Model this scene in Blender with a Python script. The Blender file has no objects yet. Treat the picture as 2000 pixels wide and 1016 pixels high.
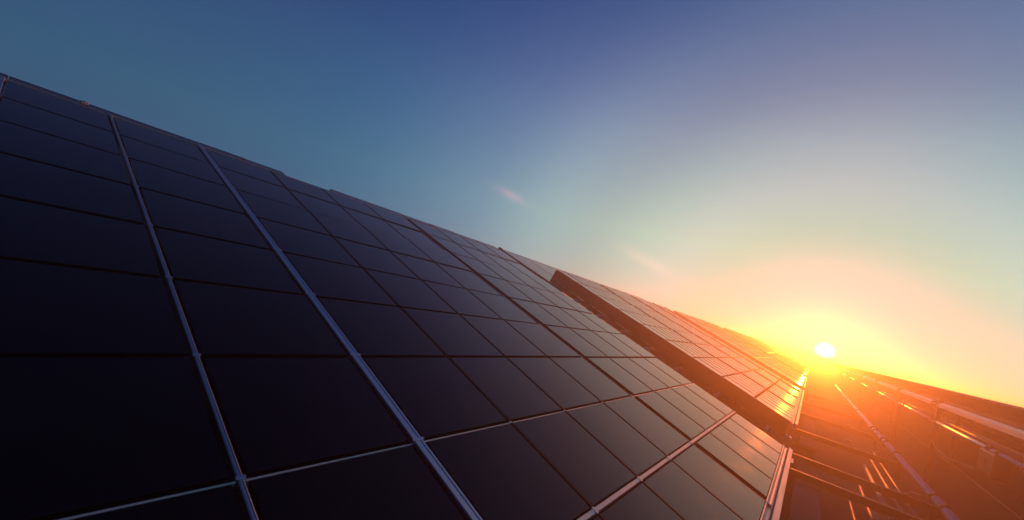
import bpy, bmesh, math, random
from mathutils import Vector, Matrix
random.seed(7)
sc = bpy.context.scene
C = sc.collection

# ------------------------------------------------------------------ camera
HC = 1.62                                  # eye height above the ground
CAM = Vector((0, 0, HC))
cx = Vector((0.78058625, 0.57622361, 0.24218063))
cy = Vector((-0.16143333, -0.18845669, 0.96872254))
cz = -Vector((-0.60384136, 0.79526752, 0.05408501))
cam_d = bpy.data.cameras.new('camera')
cam = bpy.data.objects.new('camera', cam_d); C.objects.link(cam); sc.camera = cam
m = Matrix((cx, cy, cz)).transposed().to_4x4(); m.translation = CAM
cam.matrix_world = m
cam_d.sensor_width = 36; cam_d.lens = 806/2000*36
cam_d.clip_start = 0.02; cam_d.clip_end = 3000
cam_d.dof.use_dof = True; cam_d.dof.focus_distance = 5.5; cam_d.dof.aperture_fstop = 4.0

# ------------------------------------------------------------------ sky
EXPO = 2.5
SUN = Vector((0.0187, 0.99970, 0.0180)).normalized()
sun_el = math.asin(SUN.z); sun_az = math.atan2(SUN.x, SUN.y)
def lin(h):
    h = h.lstrip('#'); o = []
    for i in (0, 2, 4):
        c = int(h[i:i+2], 16)/255
        o.append(c/12.92 if c <= .04045 else ((c+.055)/1.055)**2.4)
    return o+[1]
w = bpy.data.worlds.new('World'); sc.world = w; w.use_nodes = True
nt = w.node_tree; nt.nodes.clear()
N = lambda t: nt.nodes.new(t)
L = lambda a, b: nt.links.new(a, b)
tc = N('ShaderNodeTexCoord')
nrm = N('ShaderNodeVectorMath'); nrm.operation = 'NORMALIZE'; L(tc.outputs['Generated'], nrm.inputs[0])
dt = N('ShaderNodeVectorMath'); dt.operation = 'DOT_PRODUCT'; dt.inputs[1].default_value = SUN; L(nrm.outputs[0], dt.inputs[0])
ac = N('ShaderNodeMath'); ac.operation = 'ARCCOSINE'; L(dt.outputs['Value'], ac.inputs[0])
th = N('ShaderNodeMath'); th.operation = 'DIVIDE'; th.inputs[1].default_value = math.pi; L(ac.outputs[0], th.inputs[0])
# colour by angle from the sun (degrees, linear rgb), smoothed to many stops
KN = [(0, (.30, .46, .60)), (8, (.34, .60, .53)), (13, (.35, .66, .50)), (18, (.50, .70, .57)), (23, (.46, .66, .54)), (29, (.375, .53, .485)),
      (36, (.305, .475, .49)), (45, (.165, .305, .41)), (60, (.062, .176, .297)), (76, (.046, .128, .230)), (92, (.037, .106, .205)),
      (120, (.030, .06, .13)), (150, (.015, .032, .07)), (180, (.010, .02, .05))]
def knot(t):
    for i in range(len(KN)-1):
        if KN[i][0] <= t <= KN[i+1][0]: break
    f = (t-KN[i][0])/(KN[i+1][0]-KN[i][0])
    P = [KN[max(0, i-1)], KN[i], KN[i+1], KN[min(len(KN)-1, i+2)]]
    o = []
    for c in range(3):
        p0, p1, p2, p3 = [q[1][c] for q in P]; h = P[2][0]-P[1][0]
        m1 = (p2-p0)/max(1, P[2][0]-P[0][0])*h; m2 = (p3-p1)/max(1, P[3][0]-P[1][0])*h
        o.append(max(.002, (2*f**3-3*f*f+1)*p1+(f**3-2*f*f+f)*m1+(-2*f**3+3*f*f)*p2+(f**3-f*f)*m2))
    return (*o, 1)
sky = N('ShaderNodeValToRGB'); e = sky.color_ramp.elements
STP = [0, 3, 6, 9, 12, 14, 16, 18, 20, 23, 26, 29, 32, 35, 38, 41, 45, 49, 54, 60, 66, 72, 80, 92, 105, 120, 135, 150, 180]
e[0].position = 0; e[0].color = knot(0); e[1].position = 1; e[1].color = knot(180)
for p in STP[1:-1]:
    k = e.new(p/180); k.color = knot(p)
L(th.outputs[0], sky.inputs[0])
sep = N('ShaderNodeSeparateXYZ'); L(nrm.outputs[0], sep.inputs[0])
tint = N('ShaderNodeValToRGB'); e = tint.color_ramp.elements
tint.color_ramp.interpolation = 'B_SPLINE'
e[0].position = .0; e[0].color = (1.2, 1.13, .97, 1)
e[1].position = 1; e[1].color = (.11, .22, .5, 1)
for p, c in ((.1, (1.3, 1.2, .99)), (.2, (1.0, 1.0, 1.0)), (.4, (.71, .60, .875)), (.53, (.44, .39, .70)), (.63, (.28, .31, .60)), (.8, (.13, .25, .52))):
    k = e.new(p); k.color = (*c, 1)
L(sep.outputs['Z'], tint.inputs[0])
mul = N('ShaderNodeMix'); mul.data_type = 'RGBA'; mul.blend_type = 'MULTIPLY'; mul.inputs[0].default_value = 1
L(sky.outputs[0], mul.inputs[6]); L(tint.outputs[0], mul.inputs[7])
# slight brightening toward +x
mx_ = N('ShaderNodeMapRange'); mx_.inputs['From Min'].default_value = -1; L(sep.outputs['X'], mx_.inputs['Value'])
xr = N('ShaderNodeValToRGB'); e = xr.color_ramp.elements; xr.color_ramp.interpolation = 'EASE'
e[0].position = 0; e[0].color = (.88, .96, .98, 1); e[1].position = 1; e[1].color = (.80, .98, 1, 1)
k = e.new(.12); k.color = (.98, 1.0, .99, 1); k = e.new(.35); k.color = (.92, .95, .97, 1)
k = e.new(.5); k.color = (1, 1, 1, 1); k = e.new(.62); k.color = (.80, .97, 1, 1)
L(mx_.outputs[0], xr.inputs[0])
m2 = N('ShaderNodeVectorMath'); m2.operation = 'MULTIPLY'; L(mul.outputs[2], m2.inputs[0]); L(xr.outputs[0], m2.inputs[1])
acc = m2.outputs[0]
# two faint pink streaks in the sky colour
def vdot(v):
    q = N('ShaderNodeVectorMath'); q.operation = 'DOT_PRODUCT'; q.inputs[1].default_value = v; L(nrm.outputs[0], q.inputs[0]); return q.outputs['Value']
def mth(op, a, b=None):
    q = N('ShaderNodeMath'); q.operation = op
    for i, v in enumerate((a, b)):
        if v is None: continue
        if isinstance(v, (int, float)): q.inputs[i].default_value = v
        else: L(v, q.inputs[i])
    return q.outputs[0]
cn = N('ShaderNodeTexNoise'); cn.inputs['Scale'].default_value = 30; cn.inputs['Detail'].default_value = 5; L(nrm.outputs[0], cn.inputs['Vector'])
for d0, d1, wl, ww, st_ in (((-.6651, .7143, .2179), (-.575, .7967, .1861), .040, .010, .10), ((-.398, .9059, .1446), (-.256, .9614, .1006), .06, .012, .13)):
    A0 = Vector(d0).normalized(); A1 = Vector(d1).normalized(); cen = ((A0+A1)/2).normalized(); tx = (A1-A0).normalized(); ty_ = cen.cross(tx).normalized()
    u_ = mth('DIVIDE', vdot(tx), wl); v_ = mth('DIVIDE', vdot(ty_), ww)
    r2 = mth('ADD', mth('MULTIPLY', u_, u_), mth('MULTIPLY', v_, v_))
    front = mth('GREATER_THAN', vdot(cen), .5)
    g_ = mth('MULTIPLY', mth('EXPONENT', mth('MULTIPLY', r2, -1.0)), front)
    g_ = mth('MULTIPLY', g_, mth('MULTIPLY', cn.outputs['Fac'], st_*2))
    q = N('ShaderNodeVectorMath'); q.operation = 'SCALE'; q.inputs[0].default_value = (1.5, .35, .3); L(g_, q.inputs['Scale'])
    q2 = N('ShaderNodeVectorMath'); q2.operation = 'ADD'; L(acc, q2.inputs[0]); L(q.outputs[0], q2.inputs[1]); acc = q2.outputs[0]
# the sun's disc
deg = N('ShaderNodeMath'); deg.operation = 'MULTIPLY'; deg.inputs[1].default_value = 180/math.pi; L(ac.outputs[0], deg.inputs[0])
disc = N('ShaderNodeMapRange'); disc.interpolation_type = 'SMOOTHSTEP'
disc.inputs['From Min'].default_value = 1.1; disc.inputs['From Max'].default_value = .3
disc.inputs['To Min'].default_value = 0; disc.inputs['To Max'].default_value = 6
L(deg.outputs[0], disc.inputs['Value'])
dc = N('ShaderNodeVectorMath'); dc.operation = 'SCALE'; dc.inputs[0].default_value = (1, .95, .85); L(disc.outputs[0], dc.inputs['Scale'])
ad = N('ShaderNodeVectorMath'); ad.operation = 'ADD'; L(acc, ad.inputs[0]); L(dc.outputs[0], ad.inputs[1])
bg1 = N('ShaderNodeBackground'); bg1.inputs[1].default_value = 1/EXPO; L(ad.outputs[0], bg1.inputs[0])
st = N('ShaderNodeTexSky'); st.sky_type = 'NISHITA'; st.sun_disc = False
st.sun_elevation = sun_el; st.sun_rotation = sun_az; st.altitude = 200
bg2 = N('ShaderNodeBackground'); bg2.inputs[1].default_value = 0.005/EXPO; L(st.outputs[0], bg2.inputs[0])
ads = N('ShaderNodeAddShader'); L(bg1.outputs[0], ads.inputs[0]); L(bg2.outputs[0], ads.inputs[1])
wo = N('ShaderNodeOutputWorld'); L(ads.outputs[0], wo.inputs[0])

# ------------------------------------------------------------------ sun
sd = bpy.data.lights.new('sun', 'SUN'); sd.energy = 2.3; sd.angle = math.radians(.5); sd.color = (1, .16, .008)
so = bpy.data.objects.new('sun', sd); C.objects.link(so)
so.rotation_euler = Vector((SUN.x, SUN.y, .030)).to_track_quat('Z', 'Y').to_euler(); so.location = (0, 0, 20)
vs = sc.view_settings
vs.view_transform = 'Standard'; vs.look = 'None'; vs.exposure = math.log2(EXPO); vs.gamma = 1; vs.use_curve_mapping = False
HAZE = 0.020

# ------------------------------------------------------------------ materials
def mat(name, base, rough=.5, metal=0, spec=.5, noise=0, nscale=20, rn=0, bump=0, bscale=200, stretch=None):
    mt = bpy.data.materials.new(name); mt.use_nodes = True
    t = mt.node_tree; b = t.nodes['Principled BSDF']
    b.inputs['Base Color'].default_value = (*base, 1)
    b.inputs['Roughness'].default_value = rough; b.inputs['Metallic'].default_value = metal
    b.inputs['Specular IOR Level'].default_value = spec
    if noise or rn or bump:
        tcn = t.nodes.new('ShaderNodeTexCoord'); mp = t.nodes.new('ShaderNodeMapping')
        if stretch: mp.inputs['Scale'].default_value = stretch
        t.links.new(tcn.outputs['Object'], mp.inputs[0])
        nz = t.nodes.new('ShaderNodeTexNoise'); nz.inputs['Scale'].default_value = nscale; nz.inputs['Detail'].default_value = 5
        t.links.new(mp.outputs[0], nz.inputs['Vector'])
        if noise:
            mx = t.nodes.new('ShaderNodeMix'); mx.data_type = 'RGBA'
            mx.inputs[6].default_value = (*[c*(1-noise) for c in base], 1)
            mx.inputs[7].default_value = (*[min(1, c*(1+noise)) for c in base], 1)
            t.links.new(nz.outputs['Fac'], mx.inputs[0]); t.links.new(mx.outputs[2], b.inputs['Base Color'])
        if rn:
            mr = t.nodes.new('ShaderNodeMapRange'); mr.inputs['From Min'].default_value = .3; mr.inputs['From Max'].default_value = .7
            mr.inputs['To Min'].default_value = max(.02, rough-rn); mr.inputs['To Max'].default_value = rough+rn
            t.links.new(nz.outputs['Fac'], mr.inputs['Value']); t.links.new(mr.outputs[0], b.inputs['Roughness'])
        if bump:
            n2 = t.nodes.new('ShaderNodeTexNoise'); n2.inputs['Scale'].default_value = bscale; n2.inputs['Detail'].default_value = 3
            t.links.new(mp.outputs[0], n2.inputs['Vector'])
            bp = t.nodes.new('ShaderNodeBump'); bp.inputs['Strength'].default_value = bump; bp.inputs['Distance'].default_value = .01
            t.links.new(n2.outputs['Fac'], bp.inputs['Height']); t.links.new(bp.outputs[0], b.inputs['Normal'])
    return mt
GLASS = mat('panel_glass', (.0022, .0020, .0024), .09, 0, .2, noise=.8, nscale=9, rn=.03, bump=.005, bscale=3)
TRAY = mat('panel_backing', (.008, .008, .009), .6, 0, .2)
EDGE = mat('panel_edge_seal', (.10, .11, .13), .35, .6)
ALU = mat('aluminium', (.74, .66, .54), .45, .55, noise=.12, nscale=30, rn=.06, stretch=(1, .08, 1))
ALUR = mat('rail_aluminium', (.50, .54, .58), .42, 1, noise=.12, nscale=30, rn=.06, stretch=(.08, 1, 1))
STEEL = mat('dark_steel', (.045, .042, .042), .5, .4, noise=.3, nscale=14, rn=.08)
FLARED = mat('flare_tinted_steel', (.13, .028, .02), .55, .1, noise=.25, nscale=10, rn=.08)  # girder steel reddened: the red flare glow is put into its base colour
UNDER = mat('backsheet', (.03, .03, .035), .6, noise=.2, nscale=8)
PIPE = mat('painted_pipe', (.90, .80, .66), .36, .6, noise=.15, nscale=20, rn=.06)
GALV = mat('galvanised_steel', (.26, .24, .21), .6, .9, noise=.25, nscale=25, rn=.08)
RUB = mat('black_rubber', (.015, .015, .015), .6)
CONC = mat('walkway_board', (.20, .13, .10), .9, noise=.25, nscale=9, bump=.3, bscale=80)
GRND = mat('dark_gravel', (.05, .047, .043), .9, noise=.55, nscale=35, bump=1.0, bscale=60)
BOX = mat('junction_plastic', (.03, .03, .03), .45)

# ------------------------------------------------------------------ mesh helpers
def slab(bm, x0, x1, y0, y1, z0, z1, ch=0, cb=0):
    """box with its top (and bottom) edges chamfered"""
    rings = []
    if cb: rings += [(cb, z0), (0, z0+cb)]
    else: rings += [(0, z0)]
    if ch: rings += [(0, z1-ch), (ch, z1)]
    else: rings += [(0, z1)]
    vv = []
    for i, zz in rings:
        vv.append([bm.verts.new(p) for p in ((x0+i, y0+i, zz), (x1-i, y0+i, zz), (x1-i, y1-i, zz), (x0+i, y1-i, zz))])
    bm.faces.new(vv[0][::-1]); bm.faces.new(vv[-1])
    for a, b in zip(vv, vv[1:]):
        for k in range(4):
            bm.faces.new((a[k], a[(k+1) % 4], b[(k+1) % 4], b[k]))
def prof(bm, pts, y0, y1, ax=1):
    """closed profile pts [(p,z)] extruded along local y (ax=1) or local x (ax=0)"""
    def P(p, z, t): return (p, t, z) if ax == 1 else (t, p, z)
    a = [bm.verts.new(P(p, z, y0)) for p, z in pts]; b = [bm.verts.new(P(p, z, y1)) for p, z in pts]
    n = len(pts)
    bm.faces.new(a); bm.faces.new(b[::-1])
    for k in range(n): bm.faces.new((a[k], b[k], b[(k+1) % n], a[(k+1) % n]))
def tube(bm, p0, p1, r, seg=14, cap=True):
    p0, p1 = Vector(p0), Vector(p1); d = (p1-p0).normalized()
    s = d.orthogonal().normalized(); t = d.cross(s)
    A, B = [], []
    for k in range(seg):
        a = 2*math.pi*k/seg; o = (s*math.cos(a)+t*math.sin(a))*r
        A.append(bm.verts.new(p0+o)); B.append(bm.verts.new(p1+o))
    for k in range(seg): f = bm.faces.new((A[k], A[(k+1) % seg], B[(k+1) % seg], B[k])); f.smooth = True
    if cap: bm.faces.new(A[::-1]); bm.faces.new(B)
def mesh(name, fn, mt):
    bm = bmesh.new(); fn(bm); bmesh.ops.recalc_face_normals(bm, faces=bm.faces)
    me = bpy.data.meshes.new(name); bm.to_mesh(me); bm.free(); me.materials.append(mt); return me
def ob(name, me, parent=None):
    o = bpy.data.objects.new(name, me); C.objects.link(o)
    if parent: o.parent = parent
    return o
def part(name, fn, mt, parent): return ob(name, mesh(name, fn, mt), parent)
RA = Matrix(((-0.948624, 0, 0.316405), (0, 1, 0), (0.316405, 0, 0.948624)))   # columns: up-slope, along row, normal
RA = RA.to_4x4()
# array frame: x = up the slope, y = along the row, z = out of the glass
O1 = CAM-Vector((0.316405, 0, 0.948624))
def am(a, b, n=0, org=O1):
    mm = RA.copy(); mm.translation = org+RA.to_3x3()@Vector((a, b, n)); return mm
def jit():
    return Matrix.Rotation(random.gauss(0, .0016), 4, 'X') @ Matrix.Rotation(random.gauss(0, .0016), 4, 'Y')
def thing(name, label, cat, mw=None, group=None, loc=None):
    if mw is not None and name == 'solar_panel' and 'right hand' not in label: mw = mw @ jit()
    o = bpy.data.objects.new(name, None); C.objects.link(o); o.empty_display_size = .1
    if mw is not None: o.matrix_world = mw
    if loc is not None: o.location = loc
    o['label'] = label; o['category'] = cat
    if group: o['group'] = group
    return o
def dup(src, mw, label, group=None):
    r = src.copy(); C.objects.link(r); r.matrix_world = mw if 'right hand' in label else mw @ jit(); r['label'] = label
    if group: r['group'] = group
    for ch in src.children:
        c = ch.copy(); C.objects.link(c); c.parent = r
        for g in ch.children:
            d = g.copy(); C.objects.link(d); d.parent = c
    return r

# ------------------------------------------------------------------ ground
g = part('ground', lambda bm: [bm.faces.new([bm.verts.new(p) for p in ((-320, -60, 0), (320, -60, 0), (320, 420, 0), (-320, 420, 0))])], GRND, None)
g['kind'] = 'structure'

# ------------------------------------------------------------------ panels
ORD = ['lowest', 'second', 'third', 'fourth', 'fifth', 'sixth', 'seventh', 'eighth', 'topmost']
def rowname(r): return 'lowest row' if r == 0 else ('topmost row' if r == 8 else ORD[r]+' row up')
ROWS = [-.243, .309, .857, 1.403, 1.953, 2.497, 3.045, 3.592, 4.135, 4.66]
def row_span(r):
    a0, a1 = ROWS[r], ROWS[r+1]
    return (a0+(.020 if r == 1 else .014 if r else 0), a1-(.020 if r == 0 else .010))
def make_panel(mw, wa, panes, label, group, strips=0, gap=.016):
    """panes: list of (y0,y1) local"""
    t = thing('solar_panel', label, 'solar panel', mw, group)
    y0, y1 = panes[0][0], panes[-1][1]
    def tr(bm):
        slab(bm, .004, wa-.004, y0+.004, y1-.004, -.045, -.012)
        if strips:      # dark raised cap along the far edge of the module
            slab(bm, 0, wa, y1+.006, y1+.024, -.045, .015, .003)
            for k in range(1, strips): slab(bm, .006, wa-.006, y0+k*(y1-y0)/strips-.007, y0+k*(y1-y0)/strips+.007, -.03, .0055, .001)
        for (p, q), (p2, q2) in zip(panes, panes[1:]): slab(bm, 0, wa, (q+p2)/2-.006, (q+p2)/2+.006, -.0118, .0035, .001)
    part('backing_tray', tr, TRAY, t)
    for p0, p1 in panes:
        if strips:
            def f(bm, p0=p0, p1=p1):
                n = strips; s = (p1-p0)/n
                for k in range(n): slab(bm, 0, wa, p0+k*s+.011, p0+(k+1)*s-.011, -.011, 0, .002)
            part('glass_pane', f, GLASS, t)
        else:
            part('glass_pane', lambda bm, p0=p0, p1=p1: slab(bm, 0, wa, p0, p1, -.011, 0, .0022), GLASS, t)
    return t
G1 = [(1.222, 1.785), (1.810, 2.356), (2.381, 2.932), (2.957, 3.546)]
G2 = [(3.662, 4.175), (4.201, 4.747), (4.773, 5.310), (5.336, 5.845)]
COLS = [('left of the thin blue rail at the photo edge', [(-.57, -.022)]),
        ('far left column beside the photo edge', [(.022, .542)]),
        ('between the thin and the wide blue rail', [(.585, 1.150)]),
        ('four panes wide, right of the wide blue rail', G1),
        ('four panes wide, at the nearest table\'s far end', G2)]
SRC = {}
for ci, (cn, panes) in enumerate(COLS):
    for r in range(9):
        a0, a1 = row_span(r)
        key = (ci, round(a1-a0, 3))
        lab = 'black glass panel, %s, %s' % (rowname(r), cn)
        b0 = panes[0][0]
        if key in SRC: dup(SRC[key], am(a0, b0), lab, 'glass solar panels on the nearest table')
        else: SRC[key] = make_panel(am(a0, b0), a1-a0, [(p-b0, q-b0) for p, q in panes], lab, 'glass solar panels on the nearest table')

# ---- rails of the nearest table
def clip(bm, y, s=1, x=0):
    slab(bm, x-.022, x+.022, y-.012*s, y+.012*s, -.004, .0045, .0015)
def up_rail(b, wdt, label, top=.006, a0=-.27, a1=4.70, clips=True, side=1, cl=.008, mt=None):
    cl *= .6
    mt = mt or ALUR
    t = thing('slope_rail', label, 'rail', am(0, b))
    def f(bm):
        h = wdt/2
        prof(bm, [(-h, -.05), (h, -.05), (h, top-.003), (h-.003, top), (h*.45, top), (h*.45-.002, top-.0025), (h*.2, top-.0025), (h*.2-.002, top), (-h+.003, top), (-h, top-.003)], a0, a1, 0)
    part('rail_profile', f, mt, t)
    if clips:
        for r in range(1, 9):
            c = part('panel_clip', lambda bm: (slab(bm, -.006, .006, -wdt/2-cl, wdt/2+cl, -.006, top+.0015, .001), slab(bm, -.010, .010, wdt/2-.001, wdt/2+cl*.5, -.006, .0035, .001)), ALUR, t)
            c.location = (ROWS[r], 0, 0)
    return t
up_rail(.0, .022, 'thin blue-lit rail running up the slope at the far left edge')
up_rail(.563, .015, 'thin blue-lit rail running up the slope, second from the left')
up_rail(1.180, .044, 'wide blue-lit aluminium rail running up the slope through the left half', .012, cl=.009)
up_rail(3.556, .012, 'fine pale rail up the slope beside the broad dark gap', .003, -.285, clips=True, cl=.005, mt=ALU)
def row_rail(a, w, label, b0, b1, top):
    t = thing('cross_rail', label, 'rail', am(a, 0))
    part('rail_profile', lambda bm: prof(bm, [(-w/2, -.05), (w/2, -.05), (w/2, top-.002), (w/2-.002, top), (-w/2+.002, top), (-w/2, top-.002)], b0, b1, 1), ALU, t)
    for b in (.586, 1.797, 2.369, 2.944, 4.188, 4.76, 5.323):
        c = part('panel_clip', lambda bm: slab(bm, -w/2-.006, w/2+.006, -.010, .010, -.01, top+.0015, .001), ALU, t); c.location = (0, b, 0)
    return t
def segs_rail(a, w, label, top):
    t = thing('cross_rail', label, 'rail', am(a, 0))
    for b0, b1 in ((-.57, -.016), (.016, .551), (.575, 1.156), (1.205, 3.549), (3.563, 5.85)):
        part('rail_profile', lambda bm: prof(bm, [(-w/2, -.05), (w/2, -.05), (w/2, top-.002), (w/2-.002, top), (-w/2+.002, top), (-w/2, top-.002)], b0, b1, 1), ALU, t)
    for b in (1.797, 2.369, 2.944, 4.188, 4.76, 5.323):
        c = part('panel_clip', lambda bm: slab(bm, -w/2-.005, w/2+.005, -.010, .010, -.006, top+.0015, .001), ALU, t); c.location = (0, b, 0)
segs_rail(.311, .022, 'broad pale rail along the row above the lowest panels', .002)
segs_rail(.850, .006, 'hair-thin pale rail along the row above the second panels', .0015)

# ---- tables' frames (girders, bottom profile, purlins, posts)
def table_frame(label, b0, b1, girder, blen_dark=True, org=O1, aend=4.66, far=True, group=None, posts=True, purl=0, abase=-.243, edge=True):
    t = thing('mounting_frame', label, 'frame', am(0, 0, 0, org), group)
    if girder:
        def gf(bm):
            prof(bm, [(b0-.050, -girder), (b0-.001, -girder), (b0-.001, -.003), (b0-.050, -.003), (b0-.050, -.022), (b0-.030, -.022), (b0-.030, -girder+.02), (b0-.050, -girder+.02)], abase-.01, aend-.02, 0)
        part('side_girder', gf, FLARED, t)
        part('girder_trim', lambda bm: slab(bm, abase, aend-.02, b0-.050, b0-.036, -.0028, .003, .001), ALUR, t)
        part('end_cap', lambda bm: slab(bm, aend-.02, aend+.03, b0-.075, b0+.02, -girder-.02, -.002, .008, .008), FLARED, t)
    if edge:
        # lower edge: a concave channel, a dark slot and a raised outer rail
        def ch(bm):
            prof(bm, [(abase-.004, .001), (abase-.012, .001), (abase-.018, -.010), (abase-.030, -.015), (abase-.042, -.011), (abase-.048, -.001), (abase-.050, -.05), (abase-.004, -.05)], b0, b1+.005, 1)
        part('edge_channel', ch, ALU, t)
        part('edge_rail', lambda bm: prof(bm, [(abase-.058, -.09), (abase-.100, -.09), (abase-.100, .004), (abase-.096, .008), (abase-.062, .008), (abase-.058, .004)], b0-.0, b1+.03, 1), ALU, t)
    part('top_trim', lambda bm: prof(bm, [(aend+.002, -.05), (aend+.012, -.05), (aend+.012, .004), (aend+.002, .004)], b0, b1, 1), ALU, t)
    for a in ([.1, 1.15, 2.2, 3.25, 4.3] if not purl else [-.05, .75, 1.45, 2.05, 2.6, 3.15, 3.75, 4.3]):
        if a < abase: continue
        dz = girder+.005 if girder else .05
        part('purlin', lambda bm: slab(bm, a-.028, a+.028, b0-(purl if girder else 0), b1, -dz-.07, -dz-.001, .006), ALU if purl else STEEL, t)
    if posts:
        n = max(1, int((b1-b0)/4.5)); R3 = RA.to_3x3()
        for k in range(n+1):
            b = b0+.35+(b1-b0-.7)*k/n
            for a in (.5, 3.8):
                p = org+R3@Vector((a, b, -.2)); 
                inv = am(0, 0, 0, org).inverted()
                def pf(bm):
                    tube(bm, inv@p, inv@Vector((p.x, p.y, -.05)), .045, 12)
                part('post', pf, STEEL, t)
            part('rafter', lambda bm: slab(bm, -.1, 4.5, b-.04, b+.04, -.20 if not girder else -girder-.17, -.122 if not girder else -girder-.073), STEEL, t)
    return t
table_frame('aluminium edged frame carrying the nearest panels', -.57, 5.86, 0)
# small bracket under the outer rail
br = thing('edge_bracket', 'small pale bracket under the end of the nearest edge rail', 'bracket', am(-.335, 5.52))
part('plate', lambda bm: slab(bm, -.045, -.0085, -.10, .13, -.10, -.03, .005), ALU, br)
part('bolt', lambda bm: tube(bm, (-.046, 0, -.065), (-.056, 0, -.065), .012, 6), GALV, br)
# ---- second table and those beyond
def table(b0, cols, cws, panel_lab, grp, frame_lab, girder, share, strips=6, cap=1, purl=0, fgroup=None):
    src = {}
    starts = [b0+sum(cws[:c]) for c in range(cols)]
    for c in range(cols):
        cw = cws[c]
        for r in range(9):
            a0, a1 = row_span(r); a0, a1 = ROWS[r]+(.020 if r else 0), ROWS[r+1]-.018
            key = (round(a1-a0, 3), cw)
            lab = panel_lab if share else panel_lab % (rowname(r), ['first', 'second', 'third', 'fourth', 'fifth'][c])
            mw = am(a0, starts[c])
            if key in src: dup(src[key], mw, lab, grp)
            else: src[key] = make_panel(mw, a1-a0, [(.0, cw-.034)], lab, grp, strips if cw > 2 else 4)
    table_frame(frame_lab, b0, b0+sum(cws)-.034, girder, purl=purl, group=fgroup)
table(8.03, 4, [2.3, 2.3, 2.3, 1.5], 'striped glass panel, %s, %s column past the dark girder', 'striped panels on the table beyond the dark girder',
      'dark steel girder tinted with red glow, and frame carrying the second table', .24, False, purl=.42)
table(18.0, 4, [2.3]*4, 'hazy striped solar panel on the table close to the sun', 'hazy panels on the third table', 'thin dark girder and frame of the third, hazy table', .30, True)
table(30.2, 4, [2.3]*4, 'faint striped solar panel dissolving in the sun glare', 'faint panels in the glare', 'faint frame of the fourth table dissolving in glare', .22, True)
table(42.0, 5, [2.3]*5, 'faint striped solar panel dissolving in the sun glare', 'faint panels in the glare', 'frame of the farthest table just left of the sun', .22, True, fgroup=None)

# small light bracket below the second table's corner
cb = thing('corner_bracket', 'small pale square bracket below the corner of the second table', 'bracket', am(-.30, 7.62, -.18))
part('plate', lambda bm: slab(bm, -.05, .03, -.05, .09, -.03, .03, .006), ALU, cb)
part('bolt', lambda bm: tube(bm, (-.01, .02, .03), (-.01, .02, .042), .012, 6), GALV, cb)

# ---- upper tier behind the nearest table (its top band shows above)
def upper(b0, n, cw, lo, label, grp, flab, girder=0, labels=None):
    org = O1-Vector((0.316405, 0, 0.948624))*.245
    src = None
    for c in range(n):
        mw = am(lo, b0+c*cw, 0, org)
        lab = label % (['first', 'second', 'third', 'fourth', 'fifth', 'sixth', 'seventh', 'eighth', 'ninth', 'tenth'][c]) if '%' in label else label
        if src: dup(src, mw, lab, grp); continue
        t = thing('solar_panel', lab, 'solar panel', mw, grp)
        w_ = 5.985-lo
        part('glass_pane', lambda bm: slab(bm, .012, w_-.012, .012, cw-.016, -.010, 0, .002), GLASS, t)
        part('panel_frame', lambda bm: (slab(bm, 0, .011, 0, cw-.004, -.035, .003), slab(bm, w_-.011, w_, 0, cw-.004, -.035, .003),
                                        slab(bm, .0112, w_-.0112, 0, .011, -.035, .003), slab(bm, .0112, w_-.0112, cw-.015, cw-.004, -.035, .003)), EDGE, t)
        part('backsheet', lambda bm: slab(bm, .0115, w_-.0115, .0115, cw-.0155, -.030, -.0105), UNDER, t)
        src = t
    f = thing('mounting_frame', flab, 'frame', am(0, 0, 0, org))
    if girder:
        part('side_girder', lambda bm: slab(bm, lo-.02, 5.97, b0-.05, b0-.004, -girder, .004, .006), STEEL, f)
        part('end_cap', lambda bm: slab(bm, 5.972, 6.03, b0-.07, b0+.03, -girder-.02, .02, .01), STEEL, f)
    for a in (lo+.25, 5.75):
        part('purlin', lambda bm: slab(bm, a-.03, a+.03, b0, b0+n*cw-.004, -.096, -.036), STEEL, f)
    inv = am(0, 0, 0, org).inverted(); R3 = RA.to_3x3()
    for k in range(3):
        b = b0+.3+(n*cw-.6)*k/2; p = org+R3@Vector((5.55, b, -.12))
        part('post', lambda bm: tube(bm, inv@p, inv@Vector((p.x, p.y, -.05)), .04, 12), STEEL, f)
upper(-.935, 7, .485, 4.85, 'narrow dark panel behind the top left edge, %s from the left', 'narrow panels behind the top left edge', 'frame under the narrow panels behind the top left edge')
upper(3.17, 6, .675, 4.85, 'blue-grey panel peeking over the top edge, %s after the notch', 'panels peeking over the top edge after the notch', 'frame under the panels peeking over the top edge')
upper(7.50, 10, 1.0, 4.05, 'blurred grey-blue panel behind the girder top, %s after its thin dark beam', 'panels behind the girder top', 'thin dark beam and frame seen in the gap beside the girder top', .10)
cl = thing('joint_clamp', 'pale square clamp on the narrow panels behind the top left edge', 'clamp', am(5.98, .52, 0, O1-Vector((0.316405, 0, 0.948624))*.245))
part('clamp_plate', lambda bm: slab(bm, -.10, .02, -.028, .028, .003, .012, .003), ALU, cl)
part('bolt', lambda bm: tube(bm, (-.04, 0, .012), (-.04, 0, .022), .009, 6), GALV, cl)

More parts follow.
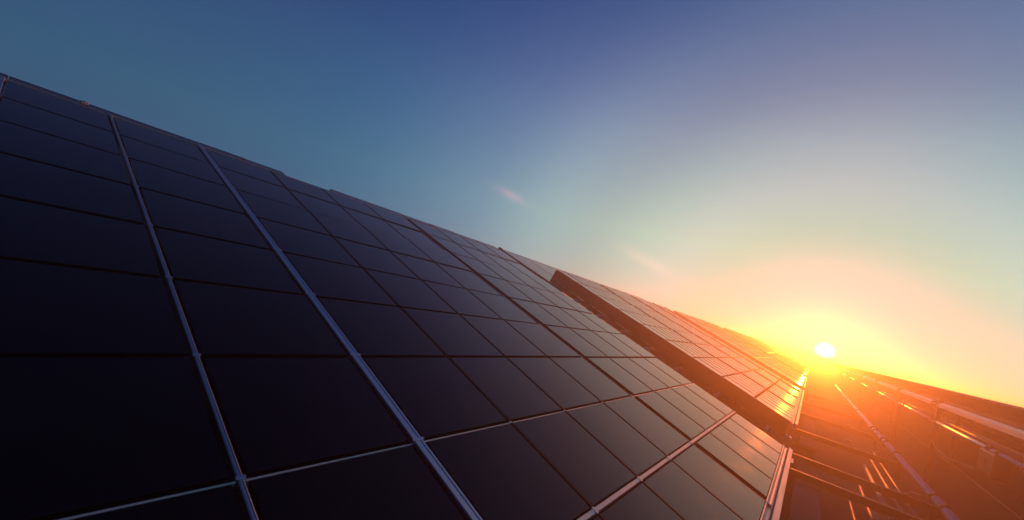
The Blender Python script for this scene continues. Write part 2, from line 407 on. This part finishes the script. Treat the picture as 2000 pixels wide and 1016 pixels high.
# ------------------------------------------------------------------ service strip on the ground
def gz(z): return HC+z
def board(y0, y1, label):
    t = thing('walkway_board', label, 'walkway board', loc=(.08, y0, gz(-1.45)))
    part('board', lambda bm: slab(bm, 0, .24, 0, y1-y0, -.04, 0, .004), CONC, t)
    for yy in (.3, (y1-y0)/2, y1-y0-.3):
        part('bearer', lambda bm: slab(bm, .02, .22, yy-.05, yy+.05, -.20, -.0405), STEEL, t)
board(3.2, 7.02, 'reddish walkway board below the nearest table edge')
board(8.93, 19.5, 'reddish walkway board below the second table edge')
board(20.6, 31, 'walkway board running away toward the sun')
def crossbeam(y, label, x0=-.1, x1=1.55, z=-1.345, h=.085):
    t = thing('crossbeam', label, 'beam', loc=(0, y, gz(z)))
    part('beam', lambda bm: prof(bm, [(0, -h), (.05, -h), (.05, -h+.006), (.006, -h+.006), (.006, -.006), (.05, -.006), (.05, 0), (0, 0)], x0, x1, 0), STEEL, t)
    for x in (x0+.15, x1-.12):
        part('foot', lambda bm: (slab(bm, x-.03, x+.03, .01, .04, -1.62-z-.0, -h), slab(bm, x-.07, x+.07, -.03, .08, -.27, -.262)), STEEL, t)
crossbeam(7.30, 'long dark crossbeam spanning from the panel edge to the round pipe')
crossbeam(6.33, 'dark crossbeam at the bottom edge of the photo, nearest the camera')
crossbeam(9.75, 'hazy dark crossbeam, first beyond the long one')
crossbeam(12.7, 'hazy dark crossbeam, second beyond the long one')
crossbeam(16.0, 'hazy dark crossbeam, third beyond the long one')
crossbeam(20.0, 'hazy dark crossbeam, farthest before the glare')
def pipe(x, z, r, y0, y1, label, mt, coll=(), cr=1.35):
    t = thing('pipe', label, 'pipe', loc=(x, y0, gz(z)))
    part('tube', lambda bm: tube(bm, (0, 0, 0), (0, y1-y0, 0), r, 20), mt, t)
    for y in coll:
        part('collar', lambda bm: tube(bm, (0, y-y0-.035, 0), (0, y-y0+.035, 0), r*cr, 20), RUB, t)
    return t
pipe(1.47, -1.35+.04, .052, 5.0, 34, 'round silver pipe with black collars right of the crossbeams', PIPE, (7.05, 7.55, 10.4, 11.6, 12.0, 13.3, 13.8, 18, 23))
pipe(1.10, -1.47, .022, 5.0, 10.2, 'thin conduit, one of the close pair beside the silver pipe', GALV)
pipe(1.22, -1.46, .017, 5.2, 11, 'thinnest conduit running just left of the silver pipe', GALV)
pipe(.96, -1.49, .034, 5.6, 9.2, 'thick dull conduit in the middle under the crossbeams', GALV)
pipe(.78, -1.50, .020, 4.5, 7.9, 'short conduit ending just past the long crossbeam', GALV)
pipe(.62, -1.51, .016, 4.5, 6.9, 'leftmost short conduit in the strip below the crossbeams', GALV)
ty = thing('cable_tray', 'perforated pale cable tray under the crossbeams', 'cable tray', loc=(.86, 4.6, gz(-1.555)))
def trf(bm):
    slab(bm, -.02, .28, 0, 2.35, -.05, -.035)
    slab(bm, -.02, -.015, 0, 2.35, -.035, .0); slab(bm, .275, .28, 0, 2.35, -.035, .0)
part('tray', trf, GALV, ty)
def tie(x, y, z, label):
    t = thing('pipe_clamp', label, 'clamp', loc=(x, y, gz(z)))
    part('strap', lambda bm: prof(bm, [(-.09, 0), (-.05, 0), (-.04, .05), (.04, .05), (.05, 0), (.09, 0), (.09, .006), (.056, .006), (.045, .057), (-.045, .057), (-.056, .006), (-.09, .006)], -.03, .03, 1), GALV, t)
    part('bolt', lambda bm: tube(bm, (-.07, 0, .006), (-.07, 0, .02), .01, 6), GALV, t)
tie(.78, 10.2, -1.35+.006, 'bright little clamp in the orange glow left of the pipe')
tie(.93, 12.73, -1.339, 'small clamp on the second beam, in the yellow glow')
tie(1.10, 9.77, -1.339, 'small clamp on the first hazy beam beside the pipe')
tie(1.25, 7.325, -1.339, 'dark clamp on the long crossbeam next to the pipe')

# ------------------------------------------------------------------ neighbouring row on the right (seen from behind)
KR = .83      # how near the right hand row stands
XR = 2.40*KR
org2 = Vector((XR, 0, gz(.05*KR)))
def bm_at(a, b, n=0): return am(a, b, n, org2)
src = None
SL = 4.6
for k in range(36):
    b = 4.0+k*2.32+(.5 if k > 12 else 0)
    mw = bm_at(-SL, b)
    lab = 'solar panel of the right hand row, its dark back seen from below'
    if src: dup(src, mw, lab, 'panels of the right hand row seen from behind'); continue
    t = thing('solar_panel', lab, 'solar panel', mw, 'panels of the right hand row seen from behind')
    part('glass_pane', lambda bm: slab(bm, .01, SL-.01, .01, 2.30, -.008, 0, .002), GLASS, t)
    part('backsheet', lambda bm: slab(bm, .0, SL-.0, 0, 2.31, -.03, -.0085), UNDER, t)
    src = t
fr = thing('mounting_frame', 'purlins and posts carrying the right hand row of panels', 'frame', bm_at(0, 0))
for a in (-4.2, -2.5, -.7):
    part('purlin', lambda bm: slab(bm, a-.03, a+.03, 4, 64.5, -.095, -.031), STEEL, fr)
inv = bm_at(0, 0).inverted()
for b in (6.0, 12.9, 21, 31, 46, 55):
    for a in (-.7, -4.2):
        p = org2+RA.to_3x3()@Vector((a, b, -.1))
        part('post', lambda bm: tube(bm, inv@p, inv@Vector((p.x, p.y, -.05)), .04, 10), STEEL, fr)
# two light rails on dark uprights in front of it
XP = 2.34*KR
ups = [y*KR for y in (8.2, 13.15, 17.9, 23.5, 30, 38, 47)]
def rseg(y0, y1, lab, last=False):
    t = thing('guard_rail', lab, 'rail', loc=(XP, y0, gz(-.30*KR)))
    part('rail_profile', lambda bm: prof(bm, [(-.045, -.05), (.03, -.05), (.045, .035), (.035, .045), (-.012, .036), (-.016, .028), (-.03, .025), (-.045, .012)], 0, y1-y0, 1), ALU, t)
rl = ['nearest length of the upper pale rail on the right hand row', 'second length of the upper pale rail, above the rear post', 'third length of the upper pale rail, in the orange glow',
      'fourth length of the upper pale rail toward the sun', 'fifth length of the upper pale rail toward the sun', 'farthest length of the upper pale rail lost in glare']
for (a, b), lab in zip(zip(ups, ups[1:]), rl):
    rseg(a+.32 if a > 7 else a, b-.32, lab)
pl_ = ['nearest length of lower pipe with black rings on the right hand row', 'second length of the lower pipe, beyond the first dark post', 'third length of the lower pipe, in the orange glow',
       'fourth length of the lower pipe toward the sun', 'fifth length of the lower pipe toward the sun', 'farthest length of the lower pipe lost in glare']
for i, ((a, b), lab) in enumerate(zip(zip(ups, ups[1:]), pl_)):
    y0 = a+.25 if a > 7 else a
    pipe(XP-.01, -.685*KR, .031, y0, b-.25, lab, PIPE, ((9.2*KR, 9.6*KR) if i == 0 else ((b-1.0, b-.7) if i < 3 else ())), 1.5)
    t = thing('pipe', 'upper companion of the '+lab.replace(' on the right hand row', ''), 'pipe', loc=(XP+.05, y0, gz(-.615*KR)))
    part('tube', lambda bm: tube(bm, (0, 0, 0), (0, b-.25-y0, 0), .018, 12), GALV, t)
ulab = ['dark upright at the right edge of the photo holding both rails', 'first dark upright between lengths of the pale rails', 'second dark upright between lengths of the pale rails',
        'third dark upright, in the orange glow', 'fourth dark upright toward the sun', 'fifth dark upright toward the sun', 'farthest dark upright lost in glare']
for y, lab in zip(ups, ulab):
    t = thing('upright_post', lab, 'post', loc=(XP+.02, y, 0))
    part('post', lambda bm: slab(bm, -.03, .03, -.04, .04, 0, gz(-.20*KR), .005), STEEL, t)
    part('rail_bracket', lambda bm: slab(bm, -.06, -.0305, -.28, .28, gz(-.355*KR), gz(-.30*KR), .004), STEEL, t)
    part('pipe_bracket', lambda bm: slab(bm, -.06, -.0305, -.20, .20, gz(-.74*KR), gz(-.68*KR), .004), STEEL, t)
jb = thing('junction_box', 'dark junction box hanging under the ringed pipe at the right edge', 'junction box', loc=(XP-.03, 9.35*KR, gz(-1.02*KR)))
part('box', lambda bm: slab(bm, -.07, .07, -.30, .22, 0, .27, .015, .015), BOX, jb)
part('cover_plate', lambda bm: slab(bm, -.078, -.0705, -.06, .08, .09, .18, .0), STEEL, jb)
for yy in (-.2, .1): part('hanger', lambda bm: slab(bm, -.01, .01, yy, yy+.03, .27, .34), STEEL, jb)
# slack black cable between the uprights
def cable(pts, r, name, lab, mt):
    def f(bm):
        prev = None
        for i, p in enumerate(pts):
            p = Vector(p); q = Vector(pts[min(i+1, len(pts)-1)]); o = Vector(pts[max(i-1, 0)])
            d = (q-o).normalized(); s = d.cross(Vector((0, 0, 1))).normalized(); t = s.cross(d)
            ring = [bm.verts.new(p+(s*math.cos(2*math.pi*k/8)+t*math.sin(2*math.pi*k/8))*r) for k in range(8)]
            if prev:
                for k in range(8):
                    fc = bm.faces.new((prev[k], prev[(k+1) % 8], ring[(k+1) % 8], ring[k])); fc.smooth = True
            prev = ring
    o = part(name, f, mt, None); o['label'] = lab; o['category'] = 'cable'; return o
pts = []
for i in range(41):
    u = i/40; y = (9.1+(13.1-9.1)*u)*KR
    pts.append((XP-.05+.03*math.sin(7*u), y, gz(-.86*KR)-.32*4*u*(1-u)*.6-.12*u))
cable(pts, .014, 'slack_cable', 'slack black cable drooping from the junction box to the upright', RUB)
cable([(2.9+.02*math.sin(i*.7), 5+i*.8, .03) for i in range(30)], .014, 'ground_cable', 'thin pale cable lying on the dark ground under the right hand row', GALV)

# ------------------------------------------------------------------ haze
bm = bmesh.new(); slab(bm, -330, 330, -70, 430, -1, 2.6); bmesh.ops.recalc_face_normals(bm, faces=bm.faces)
me = bpy.data.meshes.new('haze'); bm.to_mesh(me); bm.free()
hm = bpy.data.materials.new('haze_air'); hm.use_nodes = True
t = hm.node_tree; t.nodes.clear()
vols = []
for share, aniso in ((.84, .73), (.16, .92)):      # fine haze and a little coarse dust
    pv = t.nodes.new('ShaderNodeVolumePrincipled'); pv.inputs['Density'].default_value = HAZE*share
    pv.inputs['Anisotropy'].default_value = aniso; pv.inputs['Color'].default_value = (.97, .95, .92, 1); vols.append(pv)
av = t.nodes.new('ShaderNodeAddShader'); t.links.new(vols[0].outputs[0], av.inputs[0]); t.links.new(vols[1].outputs[0], av.inputs[1])
mo = t.nodes.new('ShaderNodeOutputMaterial'); t.links.new(av.outputs[0], mo.inputs['Volume'])
me.materials.append(hm)
h = ob('haze', me); h['kind'] = 'stuff'
